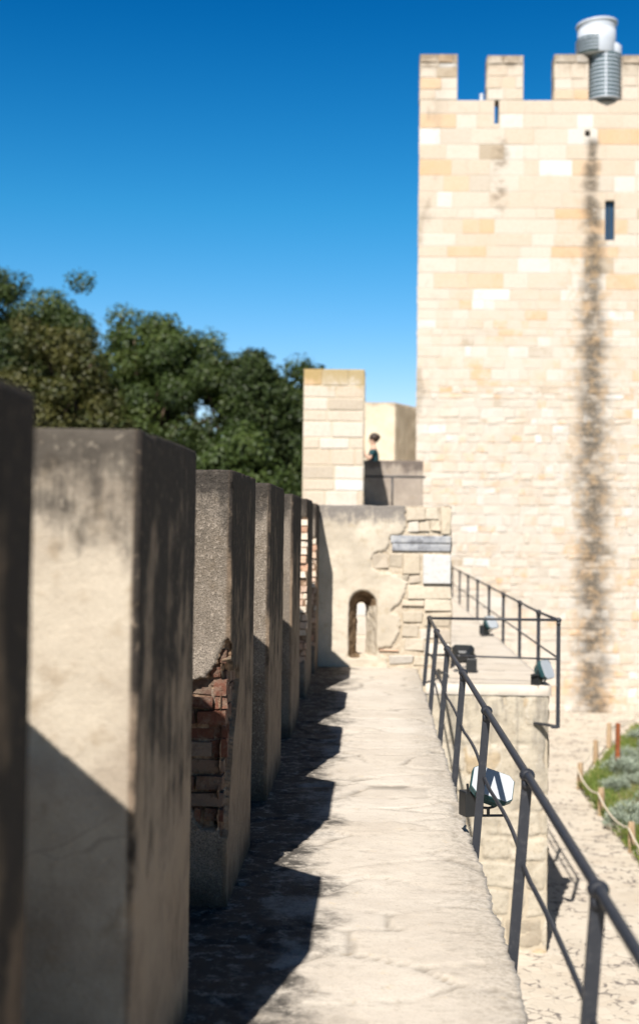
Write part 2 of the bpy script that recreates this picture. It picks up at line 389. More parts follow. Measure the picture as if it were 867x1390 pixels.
scene.cycles.diffuse_bounces = 2; scene.cycles.max_bounces = 6
bg.inputs['Strength'].default_value = .05
sl = bpy.data.lights.new('sun', 'SUN'); sl.energy = 5.0; sl.angle = R(.53); sl.color = (1, .955, .89)
so = bpy.data.objects.new('sun', sl); C.objects.link(so); so.rotation_euler = L.to_track_quat('-Z', 'Y').to_euler()
so.location = (-5, -10, 20)

cam = bpy.data.cameras.new('camera'); co = bpy.data.objects.new('camera', cam); C.objects.link(co); scene.camera = co
cam.sensor_fit = 'VERTICAL'; cam.lens = 50.0; cam.sensor_height = 38.492; cam.shift_y = -45/1390
cam.clip_start = .05; cam.clip_end = 1500
yaw, pit, rol = R(2.25), R(1.95), R(.75)
f = Vector((-math.sin(yaw)*math.cos(pit), math.cos(yaw)*math.cos(pit), math.sin(pit)))
r0 = Vector((math.cos(yaw), math.sin(yaw), 0)); u0 = r0.cross(f)
rr = r0*math.cos(rol)+u0*math.sin(rol); uu = -r0*math.sin(rol)+u0*math.cos(rol)
mw = Matrix((rr, uu, -f)).transposed().to_4x4(); mw.translation = (0, 0, EYE); co.matrix_world = mw
cam.dof.use_dof = True; cam.dof.focus_distance = 6.9; cam.dof.aperture_fstop = 2.0; cam.dof.aperture_blades = 0
vs = scene.view_settings; vs.view_transform = 'Standard'; vs.look = 'None'; vs.gamma = 1; vs.use_curve_mapping = False; vs.exposure = .85

# ------------------------------------------------------------------ ground
b = B(); b.bm.faces.new([b.bm.verts.new(p) for p in ((-600, -300, GZ), (600, -300, GZ), (600, 900, GZ), (-600, 900, GZ))])
tag(b.build('ground', M['cobble']), kind='structure')

# ------------------------------------------------------------------ merlons of the near wall
def displace(me, fn):
    n = len(me.vertices); rec = np.zeros(n)
    for i, v in enumerate(me.vertices):
        d, r = fn(v.co); v.co += d; rec[i] = r
    a = me.attributes.new('recess', 'FLOAT', 'POINT'); a.data.foreach_set('value', rec.astype('f'))

def merlon(y0, y1, h, mat, voxel, parent, polys_near=(), polys_inner=(), depth=.05, seed=0, amp=.0018, x_in=-.6, x_out=-1.15):
    sk = .5 if y1 < 15 else 0
    me = B().prism([(x_out, y0), (x_in, y0), (x_in, y1), (x_out, y1+sk)], -.05, h).mesh()
    me = remeshed(me, voxel)
    o = Vector((seed*3.1, seed*1.7, seed))
    top = h
    def fn(c):
        n = noise.noise_vector(c*6+o)*amp + noise.noise_vector(c*1.6+o)*amp*1.6 + noise.noise_vector(c*24+o)*amp*.5
        r = 0
        # chipped arrises
        wz = min(1, max(0, 1-(top-c.z)/.03)); wx = min(1, max(0, 1-(x_in-c.x)/.03)); wy = min(1, max(0, 1-(c.y-y0)/.03))
        k = max(0, noise.noise(c*8+o*2)-.2)*.03+max(0, noise.noise(c*24+o))*.006
        n += Vector((-k*wx*max(wy, wz), k*wy*max(wx, wz), -k*wz*max(wx, wy)))
        wob = noise.noise(Vector((c.x*14, c.y*14, c.z*14))+o)*.022
        if c.y < y0+.03:
            for p in polys_near:
                if inpoly(c.x+wob, c.z+wob, p): n += Vector((0, depth, 0)); r = 1
        if c.x > x_in-.03:
            for p in polys_inner:
                if inpoly(c.y+wob, c.z+wob, p): n += Vector((-depth*.8, 0, 0)); r = 1
        return n, r
    displace(me, fn)
    return link_mesh('merlon', me, mat, parent, smooth=True)

def bricks(poly, plane, at, dsign, mat, parent, depth=.03, bl=.21, bh=.052, mortar=.014, name='exposed_brick', jit=.006):
    """bricks laid in the recess; plane 'y' -> poly in (x,z), plane 'x' -> poly in (y,z)"""
    us = [p[0] for p in poly]; zs = [p[1] for p in poly]
    bb = B(); tones = []
    z = min(zs)-.02; row = 0
    while z < max(zs):
        hh = bh*random.uniform(.8, 1.25)
        u = min(us)-random.uniform(0, bl)
        while u < max(us):
            ll = bl*random.uniform(.35, 1.0)
            # keep what lies in the polygon: clip to it in small steps
            uc, zc = u+ll/2, z+hh/2
            a, e = None, None
            for k in range(13):
                q = u+ll*k/12
                if inpoly(q, zc, poly):
                    a = q if a is None else a; e = q
            if a is not None and e-a > .018:
                dd = depth*random.uniform(-.2, 1.25)
                if plane == 'y': bb.box(a, e, at+.045-dd*1, at+.09, z, z+hh, jit)
                else: bb.box(at-.09, at-.04+dd, a, e, z, z+hh, jit)
                tones += [random.random()]*6
            u += ll+mortar
        z += hh+mortar; row += 1
    if not tones: return
    me = bb.mesh()
    a = me.attributes.new('tone', 'FLOAT', 'FACE'); a.data.foreach_set('value', np.array(tones, 'f'))
    me2 = me
    return link_mesh(name, me2, mat, parent)

parapet = empty('battlement_wall', (-.85, 7, 0), 'plastered battlement wall with tall square merlons along the left of the walkway', 'wall')
NEAR = [1.2, 3.45, 5.75, 7.95, 10.3, 12.65, 14.75]
FAR = [2.36, 4.54, 6.87, 9.15, 11.45, 13.75, 15.46]
# broken render on the third merlon
P3 = [(-.60, 1.13), (-.615, 1.15), (-.628, 1.14), (-.655, 1.085), (-.676, 1.025), (-.70, .99), (-.76, .965), (-.86, .90), (-.90, .75), (-.86, .50), (-.76, .404), (-.733, .354), (-.681, .323), (-.626, .321), (-.598, .35)]
I3 = [(5.70, 1.10), (5.80, 1.04), (5.93, 1.0), (6.10, 1.0), (6.16, .94), (6.09, .86), (6.02, .78), (5.93, .71), (5.88, .60), (5.82, .45), (5.79, .30), (5.70, .30)]
I3b = [(6.18, .64), (6.46, .66), (6.50, .5), (6.47, .2), (6.30, .10), (6.22, .3)]
P6 = [(-.70, 1.70), (-.60, 1.72), (-.60, .35), (-.75, .35), (-.8, 1.0)]
P7 = [(-.70, 1.48), (-.60, 1.49), (-.60, .3), (-.75, .3), (-.78, 1.0)]
ML = [('plaster_near', .016, 'nearest merlon, dark and out of focus at the left edge'),
      ('plaster_pale', .011, 'large pale merlon with a black weathered top'),
      ('plaster_grey', .0085, 'grey gritty merlon with broken render over red brick'),
      ('plaster_grey', .012, None), ('plaster_grey', .016, None),
      ('plaster_grey', .022, 'far merlon with pale bricks bared from near the top'),
      ('plaster_grey', .022, 'last merlon, joined to the end wall, with bricks bared')]
for i, (y0, y1) in enumerate(zip(NEAR, FAR)):
    mk, vx, lb = ML[i]
    near = [P3] if i == 2 else [P6] if i == 5 else [P7] if i == 6 else []
    inner = [I3] if i == 2 else []
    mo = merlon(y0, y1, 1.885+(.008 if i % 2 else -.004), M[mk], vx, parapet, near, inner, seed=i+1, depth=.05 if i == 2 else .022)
    if lb: mo['label'] = lb
    if i == 2:
        bricks([(max(-.9, min(-.612, a)), z) for a, z in P3], 'y', y0, 1, M['brick'], mo)
        bricks([(max(5.79, a), z) for a, z in I3], 'x', -.6, 1, M['brick'], mo, depth=.02)
    if i in (5, 6):
        bricks(P6 if i == 5 else P7, 'y', y0-.022, 1, M['brick_pale'], mo, depth=.022)
me = remeshed(B().box(-1.15, -.98, -2.5, 15.5, -.05, 1.05).mesh(), .03)  # unseen outer wall strip, raised to block low sky light in the gaps
displace(me, lambda c: (noise.noise_vector(c*5)*.006, 0))
link_mesh('shading_sill', me, M['plaster_grey'], parapet, True)

# ------------------------------------------------------------------ walkway paving
def stone_sheet(name, x0, x1, y0, y1, z, res, mat, sx, sy, edge_x=None, amp=.012, seed=0, und=.012, skirt=.1, ck=.045):
    nx = int((x1-x0)/res)+1; ny = int((y1-y0)/(res*1.3))+1
    V = []; cr = []; tn = []
    for j in range(ny):
        for i in range(nx):
            x = x0+(x1-x0)*i/(nx-1); y = y0+(y1-y0)*j/(ny-1)
            wv = noise.noise_vector(Vector((x*2.3+seed, y*2.3, 3)))*.13
            d, p = noise.voronoi(Vector(((x+wv.x)*sx+seed, (y+wv.y)*sy, 0)))
            e = d[1]-d[0]; k = max(0, 1-e/ck)
            t = noise.noise(p[0]*3.7+Vector((5, 5, 5)))*.5+.5
            k *= min(1, max(0, noise.noise(Vector((x*1.7, y*1.7, 9+seed)))*1.6+.75))
            h = z-k*amp+(t-.5)*.012+noise.noise(Vector((x*1.4, y*1.4, seed)))*und+noise.noise(Vector((x*9, y*14, seed)))*.003
            xx = x
            if edge_x is not None and i == nx-1:
                pass
            if edge_x is not None and x > edge_x-.12:
                f = (x-(edge_x-.12))/.12
                q = (t-.5)*.03+noise.noise(Vector((y*3.5, 2, seed)))*.014+noise.noise(Vector((y*17, 7, seed)))*.016+noise.noise(Vector((y*41, 7, seed)))*.008
                xx = x+f*q; h -= f*f*.012
            V.append((xx, y, h)); cr.append(k); tn.append(t)
    F = [(j*nx+i, j*nx+i+1, (j+1)*nx+i+1, (j+1)*nx+i) for j in range(ny-1) for i in range(nx-1)]
    # skirt all round gives the slab its thickness
    ring = [i for i in range(nx)]+[j*nx+nx-1 for j in range(1, ny)]+[(ny-1)*nx+i for i in range(nx-2, -1, -1)]+[j*nx for j in range(ny-2, 0, -1)]
    b0 = len(V)
    for i in ring: V.append((V[i][0]-(.012 if edge_x and i % nx == nx-1 else 0), V[i][1], z-skirt)); cr.append(.5); tn.append(.3)
    for a in range(len(ring)):
        c2 = (a+1) % len(ring); F.append((ring[c2], ring[a], b0+a, b0+c2))
    me = bpy.data.meshes.new(name); me.from_pydata(V, [], F)
    for nm, ar in (('crack', cr), ('tone', tn)):
        at = me.attributes.new(nm, 'FLOAT', 'POINT'); at.data.foreach_set('value', np.array(ar, 'f'))
    return link_mesh(name, me, mat, None, True)
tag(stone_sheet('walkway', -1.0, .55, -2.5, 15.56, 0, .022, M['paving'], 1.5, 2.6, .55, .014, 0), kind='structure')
tag(stone_sheet('platform', .585, 1.89, 13.98, 32.0, -.006, .05, M['platform'], 1.2, 1.2, None, .006, 4), kind='structure')

# ------------------------------------------------------------------ coursed masonry faces
def masonry(bb, tones, isb, o, u, n, width, z0, z1, courses, lens, joint=.012, proud=.012, holes=(), irr=.004, rng=random, tonef=None, chamfer=.012):
    """blocks standing `proud` of the face through o, running along u, facing n"""
    o, u, n = Vector(o), Vector(u).normalized(), Vector(n).normalized()
    z = z0
    def jt(): return rng.uniform(-irr, irr)
    while z < z1-.03:
        h = rng.uniform(*courses(z)); h = min(h, z1-z)
        if z1-(z+h) < .09: h = z1-z
        a = -rng.uniform(0, lens(z)[0]) if False else 0
        while a < width-.01:
            l = rng.uniform(*lens(z)); l = min(l, width-a)
            if width-(a+l) < .1: l = width-a
            rects = [(a, a+l, z, z+h)]
            for (h0, h1, k0, k1) in holes:
                out = []
                for (p, q, s, t) in rects:
                    if q <= h0 or p >= h1 or t <= k0 or s >= k1: out.append((p, q, s, t)); continue
                    if p < h0: out.append((p, h0, s, t))
                    if q > h1: out.append((h1, q, s, t))
                    if s < k0: out.append((max(p, h0), min(q, h1), s, k0))
                    if t > k1: out.append((max(p, h0), min(q, h1), k1, t))
                rects = out
            tn = rng.random() if tonef is None else tonef(a, z)
            for (p, q, s, t) in rects:
                if q-p < .03 or t-s < .03: continue
                j = joint/2; c = chamfer
                pr = proud*rng.uniform(.5, 1.4)
                outer = [(p+j, s+j), (q-j, s+j), (q-j, t-j), (p+j, t-j)]
                inner = [(p+j+c, s+j+c), (q-j-c, s+j+c), (q-j-c, t-j-c), (p+j+c, t-j-c)]
                if inner[1][0] <= inner[0][0] or inner[2][1] <= inner[1][1]: continue
                vo = [bb.bm.verts.new(o+u*(x+jt())+Vector((0, 0, y+jt()-o.z))+n*.0005) for x, y in outer]
                vi = [bb.bm.verts.new(o+u*(x+jt())+Vector((0, 0, y+jt()-o.z))+n*(pr+jt()*.5)) for x, y in inner]
                fs = [bb.bm.faces.new(vi)]
                for k in range(4): fs.append(bb.bm.faces.new((vo[k], vo[(k+1) % 4], vi[(k+1) % 4], vi[k])))
                tones += [tn]*5; isb += [1]*5
            a += l
        z += h

def finish(bb, tones, isb, name, mat, parent):
    me = bpy.data.meshes.new(name); bb.bm.to_mesh(me); bb.bm.free()
    for nm, ar in (('tone', tones), ('isblock', isb)):
        at = me.attributes.new(nm, 'FLOAT', 'FACE'); at.data.foreach_set('value', np.array(ar, 'f'))
    return link_mesh(name, me, mat, parent)

def addbox(bb, tones, isb, *a, tone=.1, blk=0, **k):
    bb.box(*a, **k); tones += [tone]*6; isb += [blk]*6
def addprism(bb, tones, isb, pts, z0, z1):
    bb.prism(pts, z0, z1); tones += [.1]*(len(pts)+2); isb += [0]*(len(pts)+2)

def rubble_sheet(name, o, u, n, width, z0, z1, res, parent, seed, sx=3.0, sz=4.6):
    o, u, n = Vector(o), Vector(u), Vector(n)
    rq = random.Random(seed); rows = []; z = z0-.3
    while z < z1+.3:
        hh = rq.uniform(.15, .31); us = [-.5]
        while us[-1] < width+.5: us.append(us[-1]+rq.uniform(.16, .5))
        rows.append((z, z+hh, us, [rq.random() for _ in us])); z += hh
    import bisect
    zs_ = [q[0] for q in rows]
    def cell(a, z):
        i = max(0, bisect.bisect_right(zs_, z)-1); za, zb, us, hs2 = rows[i]
        j = min(len(us)-2, max(0, bisect.bisect_right(us, a)-1))
        ex, ez = min(a-us[j], us[j+1]-a), min(z-za, zb-z); q = .045
        e = min(ex, ez) if ex > q or ez > q else q-math.hypot(max(0, q-ex), max(0, q-ez))
        return max(0, e), hs2[j]
    nx = int(width/res)+1; nz = int((z1-z0)/res)+1; V = []; cr = []; tn = []
    for j in range(nz):
        for i in range(nx):
            a = width*i/(nx-1); z = z0+(z1-z0)*j/(nz-1)
            wv = noise.noise_vector(Vector((a*3, z*3, seed)))*.07
            e, hsh = cell(a+wv.x*.55+noise.noise(Vector((a*14, z*14, seed)))*.012, z+wv.y*.5+noise.noise(Vector((a*14, z*14, seed+5)))*.012); cover = noise.noise(Vector((a*1.5, z*1.2, seed+3)))*1.5+noise.noise(Vector((a*6, z*6, seed)))*.5
            bare = min(1, max(0, cover*2+.75))
            k = max(0, 1-e/.030)*bare; t = hsh
            h = -k*.022+(t-.5)*.022*bare+noise.noise(Vector((a*8, z*8, seed)))*.010+noise.noise(Vector((a*25, z*25, seed)))*.004+(1-bare)*.006
            edge = min(1, (width-a)/.05)
            V.append(o+u*a+Vector((0, 0, z-o.z))+n*(.01+h-(1-edge)*.02)); cr.append(k); tn.append(t*bare+.5*(1-bare))
    F = [(j*nx+i, j*nx+i+1, (j+1)*nx+i+1, (j+1)*nx+i) for j in range(nz-1) for i in range(nx-1)]
    if u.cross(Vector((0, 0, 1))).dot(n) < 0: F = [f[::-1] for f in F]
    me = bpy.data.meshes.new(name); me.from_pydata([tuple(v) for v in V], [], F)
    for nm, ar in (('crack', cr), ('tone', tn)):
        at = me.attributes.new(nm, 'FLOAT', 'POINT'); at.data.foreach_set('value', np.array(ar, 'f'))
    return link_mesh(name, me, M['rubble_face'], parent, True)
# ------------------------------------------------------------------ rampart under the walkway, pier under the platform
bb, tn, ib = B(), [], []
addbox(bb, tn, ib, -1.2, .50, -2.55, 15.6, GZ-.2, -.03)
RW = empty('rampart_wall', (-.3, 6.5, GZ), 'x', 'wall')
finish(bb, tn, ib, 'core', M['rubble'], RW)
rubble_sheet('facing', (.505, -2.5, 0), (0, 1, 0), (1, 0, 0), 16.45, GZ-.05, -.04, .05, RW, 2)
tag(RW, 'rubble stone rampart wall carrying the paved walkway', 'wall')
bb, tn, ib = B(), [], []
addbox(bb, tn, ib, .52, 1.85, 14.0, 32.0, GZ-.2, -.03)
PW = empty('platform_wall', (1.2, 20, GZ), 'x', 'wall')
finish(bb, tn, ib, 'core', M['rubble'], PW)
rubble_sheet('facing', (.515, 13.995, 0), (1, 0, 0), (0, -1, 0), 1.345, GZ-.05, -.115, .018, PW, 8)
rubble_sheet('facing', (1.855, 14.0, 0), (0, 1, 0), (1, 0, 0), 18.0, GZ-.05, -.115, .05, PW, 5)
tag(PW, 'rubble stone pier wall below the railed platform corner', 'wall')

# ------------------------------------------------------------------ end wall with niche and bared stones
EY = 15.5
ew = empty('end_wall', (.15, EY+.3, 0), 'plastered end wall with an arched loophole niche and bared stones at its right', 'wall')
def archloop(cx, w, z0, zs, rise, n=10):
    pts = [(cx-w/2, z0), (cx+w/2, z0), (cx+w/2, zs)]
    for k in range(1, n): a = math.pi*k/n; pts.append((cx+w/2*math.cos(a), zs+rise*math.sin(a)))
    pts.append((cx-w/2, zs)); return pts
def loft(l0, y0, l1, y1):
    b = B(); v0 = [b.bm.verts.new((x, y0, z)) for x, z in l0]; v1 = [b.bm.verts.new((x, y1, z)) for x, z in l1]
    n = len(v0); b.bm.faces.new(v0); b.bm.faces.new(v1[::-1])
    for i in range(n): b.bm.faces.new((v0[i], v1[i], v1[(i+1) % n], v0[(i+1) % n]))
    return b.mesh()
wall = B().prism([(-1.15, EY), (.935, EY), (.935, EY+.62), (-1.15, EY+.62)], -.05, 1.875).mesh()
c1 = loft(archloop(-.085, .36, .10, .72, .19), EY-.02, archloop(-.105, .118, .12, .66, .08), EY+.26)
c2 = loft(archloop(-.105, .116, .12, .66, .08), EY+.22, archloop(-.105, .118, .10, .66, .08), EY+.70)
wall = boolean(wall, [c1]); wall = boolean(wall, [c2]); wall = remeshed(wall, .016)
PE = [(.95, 1.95), (.40, 1.95), (.39, 1.61), (.36, 1.56), (.23, 1.53), (.20, 1.47), (.19, 1.37), (.04, 1.33), (-.0, 1.25), (.0, 1.17), (.06, 1.11), (.36, 1.06), (.42, .98), (.39, .86), (.34, .74), (.26, .69), (.24, .645), (.32, .60), (.35, .50), (.33, .40), (.24, .25), (.10, .22), (.10, .16), (.2, .1), (.2, -.1), (.95, -.1)]
def fe(c):
    n = noise.noise_vector(c*6)*.006+noise.noise_vector(c*20)*.003; r = 0
    if c.x > .89: n += Vector((noise.noise(Vector((c.z*5, 1, c.y*3)))*.03, 0, 0))
    if c.z > 1.84: n += Vector((0, 0, noise.noise(Vector((c.x*5, 1, 2)))*.018))
    if c.y < EY+.03:
        wob = noise.noise(Vector((c.x*12, c.z*12, 4)))*.02
        if inpoly(c.x+wob, c.z+wob, PE): n += Vector((0, .028, 0)); r = .56
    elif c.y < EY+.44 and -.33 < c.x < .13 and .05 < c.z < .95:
        n += noise.noise_vector(c*14)*.012; r = 2 if c.x < -.12 or c.z > .70 else 0  # marks left jamb and arch for the painted niche shade
    return n, r
displace(wall, fe)
link_mesh('plaster_wall', wall, M['plaster_end'], ew, True)
def slab(rows, name, mat, jit=.016, depth=.024):
    bb, tn, ib = B(), [], []
    for (x0, x1, z0, z1) in rows:
        g = .009
        pr = depth*random.uniform(.85, 1.2)
        me = B().box(x0+g*.5, x1-g*.5, EY+.03-pr, EY+.04, z0+g*.5, z1-g*.5, jit).mesh(bevel=.008)
        k = len(me.polygons); bb.bm.from_mesh(me); t = random.random(); tn += [t]*k; ib += [1]*k
    return finish(bb, tn, ib, name, mat, ew)
rows = [(.41, .62, 1.70, 1.86), (.63, .78, 1.72, 1.85), (.42, .55, 1.58, 1.69), (.56, .68, 1.57, 1.70), (.69, .80, 1.58, 1.71), (.81, .93, 1.56, 1.86),
        (.02, .20, 1.14, 1.31), (.21, .36, 1.16, 1.33), (.37, .58, 1.08, 1.32),
        (.30, .44, 1.0, 1.07), (.45, .59, .97, 1.07), (.43, .93, .80, .955), (.36, .62, .70, .79), (.63, .93, .66, .79),
        (.37, .60, .52, .66), (.61, .93, .48, .64), (.37, .56, .36, .50), (.57, .74, .33, .46), (.75, .93, .30, .46), (.40, .62, .20, .34), (.63, .93, .16, .28), (.22, .50, .04, .14), (.51, .72, .02, .15), (.73, .93, .02, .13)]
slab(rows, 'exposed_stone', M['rubble'])
slab([(.22, .93, 1.442, 1.535), (.24, .93, 1.345, 1.442)], 'exposed_stone', M['blue_block'], .008)['label'] = 'blue grey stone band'
slab([(.60, .93, .975, 1.315)], 'exposed_stone', M['white_block'], .004, .045)['label'] = 'white marble block'
slab([(.10, .34, .185, .205)], 'exposed_brick', M['brick_pale'], .003, .03)
bb, tn, ib = B(), [], []
addbox(bb, tn, ib, -1.15, .93, EY+.01, EY+.6, GZ-.1, -.055)
o = finish(bb, tn, ib, 'wall_base', M['rubble'], ew)

# ------------------------------------------------------------------ guard railing
XR = .615
def make_post(y, x=XR, lean=.05, top=.68, bottom=-.12, parent=None, out=Vector((1, 0, 0)), r=.031, floor=0, thick=.014, w=.040):
    t = Vector((x, y, top)); bt = t-out*lean*(top-bottom)/.7; bt.z = bottom
    side = Vector((0, 1, 0)) if abs(out.x) > .5 else Vector((1, 0, 0))
    b = B(); b.bar(bt, t-Vector((0, 0, .02)), w, thick*1.6, side=Vector((1, 0, 0)) if abs(out.x) > .5 else Vector((0, 1, 0)))
    po = b.build('post', M['rail'], parent)
    k = B(); k.ball(t, r, 1, 1, .88); k.tube([t-Vector((0, 0, .05)), t-Vector((0, 0, .02))], r*.75, 12)
    k.build('knob', M['rail'], po, True)
    s = B(); c = bt+Vector((0, 0, .0)); d = out*-.07
    s.bar(bt+Vector((0, 0, .012)), bt+d+Vector((0, 0, .012)), .05, .03, side=side)
    s.build('bracket', M['rail'], po, bevel=.004)
    return t
rail = empty('guard_railing', (XR, 6, 0), 'dark painted iron railing with round knobs along the right edge of walkway and platform', 'railing')
py = [-1.75, .1, 1.87, 3.63, 5.26, 7.06, 8.87, 10.55, 12.29, 14.02]
xs = [XR+.0*(i % 2)+random.uniform(-.006, .006) for i in range(len(py))]
tops = [make_post(y, x, parent=rail) for x, y in zip(xs, py)]
b = B(); b.tube([t+Vector((0, 0, .002)) for t in tops], .0162, 14); b.build('top_rail', M['rail'], rail, True)
b = B(); mids = []
for i in range(len(py)-1):
    a = Vector((xs[i]-.012, py[i], .335 if i != 4 else .33)); c = Vector((xs[i+1]-.012, py[i+1], .315))
    bow = random.uniform(.0, .02) if i != 4 else .035
    for k in range(9):
        t = k/8; q = a.lerp(c, t); s = math.sin(math.pi*t)
        q.x += s*bow; q.z += s*(.012 if i != 4 else .02)*(-1 if i % 3 == 1 else 1)
        if i == 4: q.z += math.sin(math.pi*min(1, t*2))*.0
        if k < 8 or i == len(py)-2: mids.append(q)
b.tube(mids, .0095, 10); b.build('mid_rail', M['rail'], rail, True)
# return along the platform front, then away beside it
corner = make_post(13.75, 1.925, 0.0, .70, -.40, rail, Vector((1, 0, 0)))
b = B(); b.tube([tops[-1], corner], .0145, 10); b.build('top_rail', M['rail'], rail, True)
b = B(); b.tube([(XR-.01, 14.0, .30), (1.92, 13.75, .30)], .0095, 10); b.build('mid_rail', M['rail'], rail, True)
b = B(); b.bar((1.925, 13.76, -.385), (1.72, 13.98, -.385), .05, .02, side=Vector((0, 1, 0))); b.build('bracket', M['rail'], rail)
py2 = [15.3, 17.2, 19.3, 21.6, 23.9, 26.2, 28.6, 31.2]
tp2 = [corner]+[make_post(y, 1.93-.001*y, 0.0, .68, -.06, rail, Vector((1, 0, 0)), r=.034) for y in py2]
b = B(); b.tube(tp2, .015, 10); b.build('top_rail', M['rail'], rail, True)
b = B(); b.tube([(t.x, t.y, .31) for t in tp2], .011, 10); b.build('mid_rail', M['rail'], rail, True)

# ------------------------------------------------------------------ floodlights
def floodlight(loc, rz, tilt, label, body='teal', sc_=1.0, roll=0.):
    root = empty('floodlight', (0, 0, 0), label, 'lamp', 'floodlights fixed along the railing')
    # built facing -Y: glass octagon in front, tapered housing behind
    def octo(w, h, c, y): return [(-w/2+c, y, -h/2), (w/2-c, y, -h/2), (w/2, y, -h/2+c), (w/2, y, h/2-c), (w/2-c, y, h/2), (-w/2+c, y, h/2), (-w/2, y, h/2-c), (-w/2, y, -h/2+c)]
    def loftl(b, ls):
        rs = [[b.bm.verts.new(p) for p in l] for l in ls]
        for q0, q1 in zip(rs, rs[1:]):
            for k in range(8): b.bm.faces.new((q0[k], q0[(k+1) % 8], q1[(k+1) % 8], q1[k]))
        b.bm.faces.new(rs[0][::-1]); b.bm.faces.new(rs[-1])
    rm = Matrix.Rotation(rz, 4, 'Z') @ Matrix.Rotation(tilt, 4, 'X') @ Matrix.Rotation(roll, 4, 'Y')
    def fin(b, name, mat, par=root, mtx=rm, bev=0):
        me = b.mesh(name, bev); me.transform(mtx)
        o = bpy.data.objects.new(name, me); C.objects.link(o); me.materials.append(mat); o.parent = par; return o
    b = B(); loftl(b, [octo(.25, .20, .032, 0), octo(.255, .205, .034, .03), octo(.17, .13, .035, .11), octo(.10, .09, .02, .13)])
    hs = fin(b, 'housing', M[body])
    b = B(); loftl(b, [octo(.246, .196, .031, -.007), octo(.246, .196, .031, .001)]); fin(b, 'glass', M['glass'], hs)
    b = B(); loftl(b, [octo(.256, .206, .034, -.003), octo(.256, .206, .034, .010)]); fin(b, 'rim', M['teal'], hs)
    mz = Matrix.Rotation(rz, 4, 'Z')
    b = B(); b.box(-.16, -.04, .03, .12, -.19, -.045); fin(b, 'ballast_box', M['black'], root, mz, .006)
    b = B(); pts = [(-.14, .05, 0)]+[(.14*math.cos(a)*1, .05, -.15*math.sin(a)) for a in [math.pi*k/12 for k in range(12, -1, -1)]]
    b.tube(pts[1:], .008, 8); b.tube([(0, .05, -.15), (0, .05, -.20)], .010, 8); b.tube([(-.06, .05, -.19), (.10, .05, -.20)], .008, 8)
    fin(b, 'bracket', M['black'], root, mz)
    root.location = loc; root.scale = (sc_, sc_, sc_)
    return root
floodlight((.668, 7.24, .265), R(24), R(-46), 'teal floodlight with white glass hung low behind the nearer railing posts', sc_=.92, roll=R(28))
floodlight((1.86, 14.1, .16), R(60), R(-22), 'pale glass floodlight fixed at the outer corner post of platform')
floodlight((1.06, 15.25, .20), R(172), R(-12), 'floodlight seen from behind, coloured black for its shade, on the platform beside the end wall', 'black')  # black housing instead of teal: its shade is put into the colour
floodlight((1.84, 20.3, .20), R(50), R(-30), 'small far floodlight low on the railing beside the tower')
me = remeshed(B().box(.72, .84, 14.6, 14.8, -.02, .19).mesh(), .02)
displace(me, lambda c: (noise.noise_vector(c*9)*.014, 0))
tag(link_mesh('stone_block', me, M['edge'], None, True), 'small pale stone block standing on the platform by the railing corner', 'stone')

# ------------------------------------------------------------------ tower
TX0, TX1, TY, TZ = 1.06, 11.5, 32.05, 12.0
tw = empty('castle_tower', (6, 36, GZ), 'tall square castle tower of cream and ochre stone with crenellated top', 'tower')
bb, tn, ib = B(), [], []
slit = (2.86-TX0, 2.97-TX0, 11.38, 11.97); win = (5.53-TX0, 5.76-TX0, 8.57, 9.53); hole = (5.03-TX0, 5.17-TX0, 11.10, 11.24)
body = B().prism([(TX0, TY), (TX1, TY), (TX1, TY+9.5), (TX0+.42, TY+9.5)], GZ-.3, 11.4).mesh()
cuts = [B().box(5.53, 5.76, TY-.2, TY+.5, 8.57, 9.53).mesh(), B().box(5.04, 5.16, TY-.2, TY+.6, 11.11, 11.23).mesh()]
body = boolean(body, cuts); k = len(body.polygons); bb.bm.from_mesh(body); tn += [.1]*k; ib += [0]*k
# parapet band with the arrow slit
addbox(bb, tn, ib, TX0, 2.86, TY, TY+.5, 11.4, 11.97); addbox(bb, tn, ib, 2.97, TX1, TY, TY+.5, 11.4, 11.97)
addprism(bb, tn, ib, [(TX0, TY+.5), (TX0+.5, TY+.5), (TX0+.92, TY+9.5), (TX0+.42, TY+9.5)], 11.4, 11.97)
rg = random.Random(11)
crs = lambda z: (.26, .40) if z > 7 else (.13, .28)
lns = lambda z: (.34, .95) if z > 7 else ((.16, .6) if z > 4 else (.12, .45))
masonry(bb, tn, ib, (TX0, TY, 0), (1, 0, 0), (0, -1, 0), TX1-TX0, GZ, 5, crs, lns, .018, .011, [], .02, rg)
masonry(bb, tn, ib, (TX0, TY, 0), (1, 0, 0), (0, -1, 0), TX1-TX0, 5, 11.97, crs, lns, .010, .008, [slit, win, hole], .004, rg)
Lu = Vector((-.42, -9.5, 0)).normalized(); Ln = Vector((-9.5, .42, 0)).normalized()
masonry(bb, tn, ib, (TX0+.42, TY+9.5, 0), Lu, Ln, 9.5, GZ, 11.97, crs, lns, .018, .014, [], .006, rg)
finish(bb, tn, ib, 'wall', M['tower'], tw)
